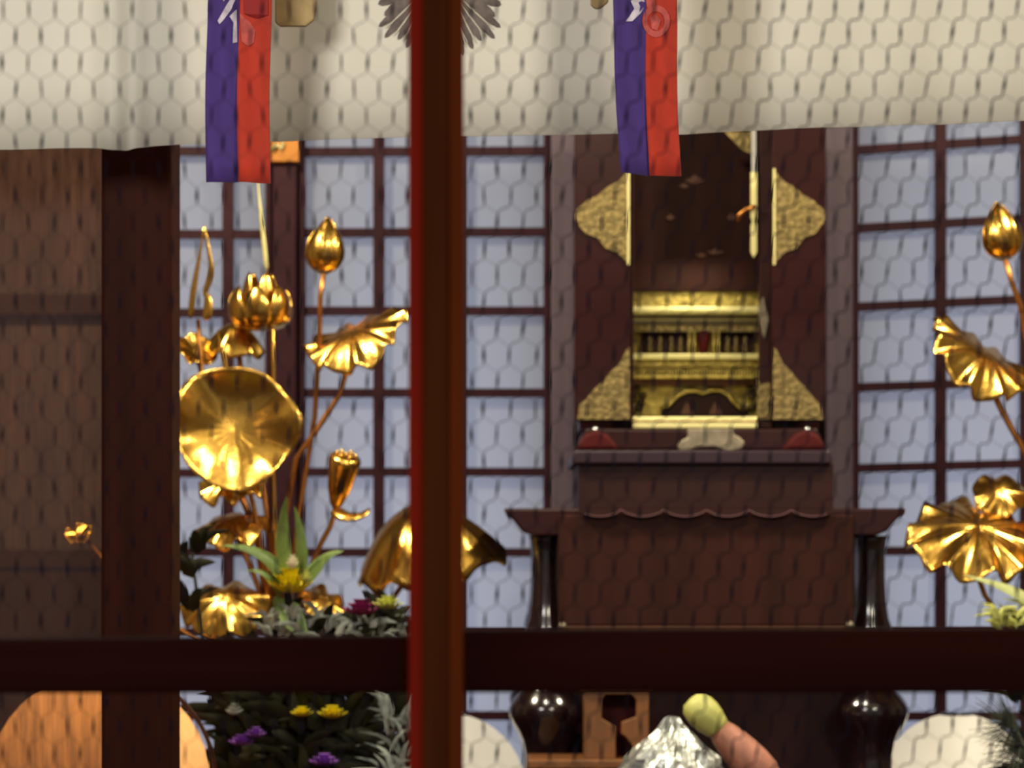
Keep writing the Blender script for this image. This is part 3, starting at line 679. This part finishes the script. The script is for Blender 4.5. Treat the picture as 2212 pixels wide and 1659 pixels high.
YQ = 5.80
br = root('flower_bouquet', (P(2290, 0, YQ).x, YQ, DAIS), 'fresh bouquet with pale leaf and pine needles at the right edge', 'flowers')
for pts, wd in (([(2262, 1330), (2212, 1290), (2150, 1262), (2083, 1242)], 34), ([(2270, 1330), (2280, 1260), (2300, 1190), (2330, 1150)], 34), ([(2250, 1345), (2225, 1318), (2200, 1300), (2165, 1292)], 18)):
    MB().blade([P(x, y, YQ-.02) for x, y in pts], S(wd, YQ), nrm=Vector((.1, -.75, .65)).normalized(), cup=.3).build('long_leaf', M['leafpale'], br, smooth=True)
foliage_mb(None, 34, YQ, (2145, 2215), (1335, 1375), (26, 56), (8, 16), 21).build('pale_sprigs', M['lime'], br, smooth=True)
foliage_mb(None, 70, YQ, (2190, 2380), (1350, 1700), (50, 110), (16, 34), 22).build('foliage', M['leafdark'], br, smooth=True)
nd = MB(); rr = random.Random(12)
for cx, cy in ((2205, 1610), (2225, 1650), (2190, 1560)):
    for i in range(60):
        a = math.radians(rr.uniform(95, 300)); l = S(rr.uniform(55, 105), YQ); c = P(cx, cy, YQ-.04)
        tip = c + Vector((math.cos(a)*l, rr.uniform(-.5, .3)*l, math.sin(a)*l))
        nd.tube([c, (c+tip)/2 + Vector((0, 0, -.002)), tip], [.0011, .001, .0004], 4)
nd.build('pine_needles', M['needle'], br)
st = MB()
for x, y, dy in ((2262, 1330, -.02), (2190, 1355, 0), (2205, 1610, -.04), (2225, 1650, -.04), (2190, 1560, -.04), (2330, 1400, 0)):
    st.tube([P(x, y, YQ+dy), P((x+2290)/2, y+70 if y > 1500 else (y+1800)/2, YQ), P(2290, 1805, YQ)], .003, 6)
st.build('stems', M['leafdark'], br, smooth=True)
MB().lathe((P(2290, 0, YQ).x, YQ, DAIS), [(.04, 0), (.045, .01), (.05, zr*.5), (.045, zr-.02), (.055, zr), (.045, zr), (.03, zr*.6)], 24).build('vase', M['bronze'], br, smooth=True)

# ================================================================= LANTERNS
def lantern(cx, cy, rpx, Y, m, label, group=None, ring=False):
    c = P(cx, cy, Y); Rr = S(rpx, Y)
    r = root('round_lantern', (c.x, Y, DAIS), label, 'lantern', group)
    prof = []
    for i in range(41):
        a = -PI/2 + PI*(i/40)*1.0; a = max(-1.35, min(1.35, a))
        prof.append((Rr*math.cos(a)*(1 + .004*math.cos(i*PI)), Rr*math.sin(a)))
    prof = [prof[k] for k in range(41) if k == 0 or prof[k] != prof[k-1]]
    MB().lathe(c, prof, 48).build('lantern_shade', m, r, smooth=True)
    zt_, zb_ = c.z + Rr*.975, c.z - Rr*.975
    MB().lathe((c.x, Y, zt_), [(Rr*.20, -.004), (Rr*.20, .003), (Rr*.16, .006)], 28).build('top_cap', M['black'], r, smooth=True)
    MB().lathe((c.x, Y, DAIS), [(Rr*.42, 0), (Rr*.44, .012), (Rr*.2, .02), (Rr*.16, (zb_-DAIS)*.6), (Rr*.26, zb_-DAIS+.004)], 28).build('stand', M['black'], r, smooth=True)
    if ring:
        RR = Rr*1.055; n_ = 64
        pts = [c + Vector((RR*math.sin(2*PI*k/n_), 0, RR*math.cos(2*PI*k/n_))) for k in range(n_+1)]
        MB().tube(pts, .0035, 8, caps=False).build('hoop', M['barwood'], r, smooth=True)
        MB().lathe((c.x, Y, DAIS+.01), [(Rr*.05, 0), (Rr*.05, c.z-RR-DAIS-.008)], 10).build('hoop_foot', M['barwood'], r, smooth=True)
    return r
lantern(215, 1690, 238, 5.44, M['lamp'], 'glowing orange round lantern behind the foot of the dark pillar', ring=True)
lantern(968, 1709, 168, 6.5, M['whitelantern'], 'white round paper lantern behind the lower end of the orange edged upright', 'pair of white lanterns')
lantern(2066, 1709, 168, 6.5, M['whitelantern'], 'white round paper lantern right of the altar table leg', 'pair of white lanterns')

# ================================================================= OFFERINGS below the rail
YO = 5.88
ws = root('wooden_stand', (P(1330, 0, YO).x, YO+.05, DAIS), 'orange brown wooden offering stand with cut opening before the altar table', 'stand')
zt = P(0, 1490, YO).z
f = MB(); f.prism([(1262, 1490), (1402, 1490), (1402, 1640), (1370, 1640), (1366, 1612), (1352, 1592), (1342, 1586), (1342, 1560), (1374, 1548), (1374, 1512), (1364, 1500), (1308, 1500), (1300, 1512), (1300, 1552), (1330, 1570), (1330, 1640), (1262, 1640)], YO, .012)
f.build('front_board', M['wood'], ws, bevel=.002)
for x0 in (1262, 1392): MB().pbox(x0, 1490, x0+10, 1640, YO+.013, .10).build('side_board', M['wood'], ws, bevel=.002)
MB().pbox(1252, 1478, 1412, 1490, YO-.006, .13).build('top_board', M['wood'], ws, bevel=.002)
MB().pbox(1276, 1500, 1390, 1640, YO+.06, .008).build('inner_board', M['redlac'], ws)
MB().pbox(1140, 1641, 1420, 1662, YO-.02, .16).build('base_board', M['wood'], ws, bevel=.003)
f = MB(); a = P(1150, 1662, YO); b = P(1410, 1662, YO)
for x0, x1 in ((a.x, a.x+.02), (b.x-.02, b.x)):
    for y0 in (YO-.01, YO+.11): f.box((x0, y0, DAIS), (x1, y0+.02, a.z-.0005))
f.build('foot', M['wood'], ws)

YA = 5.72
# a low tray carrying the foil and the vegetable
tr = root('offering_tray', (P(1500, 0, YA).x, YA, DAIS), 'dark offering tray holding the foil parcel, at the bottom edge', 'tray')
zt = P(0, 1690, YA).z
a = P(1330, 0, YA); b = P(1700, 0, YA)
MB().box((a.x, YA-.09, zt-.012), (b.x, YA+.10, zt)).build('tray_board', M['lacquer'], tr, bevel=.003)
f = MB()
for x0 in (a.x+.01, b.x-.03):
    for y0 in (YA-.08, YA+.07): f.box((x0, y0, DAIS), (x0+.02, y0+.02, zt-.0122))
f.build('leg', M['lacquer'], tr)
fo = MB(); rr = random.Random(4); c = Vector((P(1452, 0, YA).x, YA, zt))
rings = []
prof = [(112, 0), (118, 8), (112, 30), (98, 60), (78, 84), (52, 106), (34, 128), (24, 146), (16, 156), (4, 160)]
for rpx, h in prof:
    ring = []
    for k in range(40):
        a_ = 2*PI*k/40; q = 1 + rr.uniform(-.10, .10) + .05*math.sin(7*a_)
        ring.append(fo.bm.verts.new(c + Vector((S(rpx, YA)*q*math.cos(a_), .7*S(rpx, YA)*q*math.sin(a_), S(h*.88, YA)*(1+rr.uniform(-.03, .03)) if h else .0005))))
    rings.append(ring)
for A, B in zip(rings, rings[1:]):
    for k in range(40):
        fo.bm.faces.new([A[k], A[(k+1) % 40], B[(k+1) % 40]]); fo.bm.faces.new([A[k], B[(k+1) % 40], B[k]])
fo.bm.faces.new(rings[0][::-1]); fo.bm.faces.new(rings[-1])
tag(fo.build('foil_parcel', M['foil']), 'crinkled silver foil parcel beside the orange brown wooden stand', 'parcel')
YV = YA - .125
# bulb with pink stalk leaning on the foil: one continuous body, two skins
vg = root('pale_bulb', P(1560, 1600, YV), 'pale green bulb with a pinkish stalk leaning over the silver foil parcel', 'offering')
hd = P(1519, 1540, YV)
ax = (P(1640, 1665, YV) - hd).normalized()
pr = [(.004, -42), (20, -40), (31, -30), (36, -12), (37, 4), (34, 24), (29, 40), (26, 50)]
MB().lathe(hd, [(S(r_, YV) if r_ > 1 else .0006, S(h, YV)) for r_, h in pr], 28, axis=ax).build('bulb_head', M['palegreen'], vg, smooth=True)
hd2 = hd
pr = [(26, 50), (31, 66), (36, 90), (40, 120), (42, 150), (40, 185), (30, 215), (8, 232)]
MB().lathe(hd2, [(S(r_, YV), S(h, YV)) for r_, h in pr], 28, axis=ax).build('stalk', M['pinkskin'], vg, smooth=True)

# ================================================================= LIGHT
def area(name, loc, target, size, power, col, sy=None):
    l = bpy.data.lights.new(name, 'AREA'); l.energy = power; l.color = col; l.size = size
    if sy: l.shape = 'RECTANGLE'; l.size_y = sy
    o = bpy.data.objects.new(name, l); COL.objects.link(o); o.location = loc
    o.rotation_euler = (Vector(target)-Vector(loc)).to_track_quat('-Z', 'Y').to_euler()
    return o
area('hall_fill_cool', (-.85, 3.0, 2.35), (-.5, 4.8, 2.0), .4, 21, (1, .96, .86))  # unseen light added to brighten the curtain and banners
area('hall_fill_warm', (.95, 3.0, 2.35), (.7, 4.8, 2.0), .4, 18.5, (1, .90, .69))  # unseen warmer light added for the right of the curtain
area('altar_fill_left', (-1.0, 5.42, 2.8), (-.45, 6.0, 1.5), .2, 46, (1, .88, .62))  # unseen light added behind the curtain for highlights on the left lotuses
area('altar_fill_mid', (.05, 5.15, 2.45), (.3, 6.3, 1.45), .14, 8, (1, .9, .68))  # unseen light added to brighten the shrine front
area('altar_fill_right', (1.3, 5.42, 2.8), (.9, 6.0, 1.5), .2, 36, (1, .88, .62))  # unseen light added behind the curtain for the right lotuses
area('shrine_lamp', (P(1505, 0, 6.3).x, 6.27, P(0, 590, 6.3).z), (P(1505, 0, 6.3).x, 6.36, P(0, 860, 6.3).z), .10, .22, (1, .9, .6))
# daylight outside the papered windows
area('daylight', (.35, 8.3, .75), (.35, 6.9, 1.2), 4.4, 36, (.76, .83, 1.0), 1.8)
wd = bpy.data.worlds.new('World'); SC.world = wd; wd.use_nodes = True
wd.node_tree.nodes['Background'].inputs[0].default_value = (.95, .85, .80, 1); wd.node_tree.nodes['Background'].inputs[1].default_value = .30

# ================================================================= CAMERA
cam = bpy.data.cameras.new('camera'); co = bpy.data.objects.new('camera', cam); COL.objects.link(co)
co.location = (0, 0, ZC); co.rotation_euler = (PI/2, 0, 0)
cam.lens = LENS; cam.sensor_width = SENS; cam.sensor_fit = 'HORIZONTAL'; cam.shift_y = (HOR-829.5)/W
cam.clip_start = .05; cam.clip_end = 60
cam.dof.use_dof = True; cam.dof.focus_distance = 4.1; cam.dof.aperture_fstop = 8
SC.camera = co
vs = SC.view_settings
SC.display_settings.display_device = 'sRGB'
vs.view_transform = 'Standard'; vs.look = 'None'; vs.exposure = -0.12; vs.gamma = 1; vs.use_curve_mapping = False
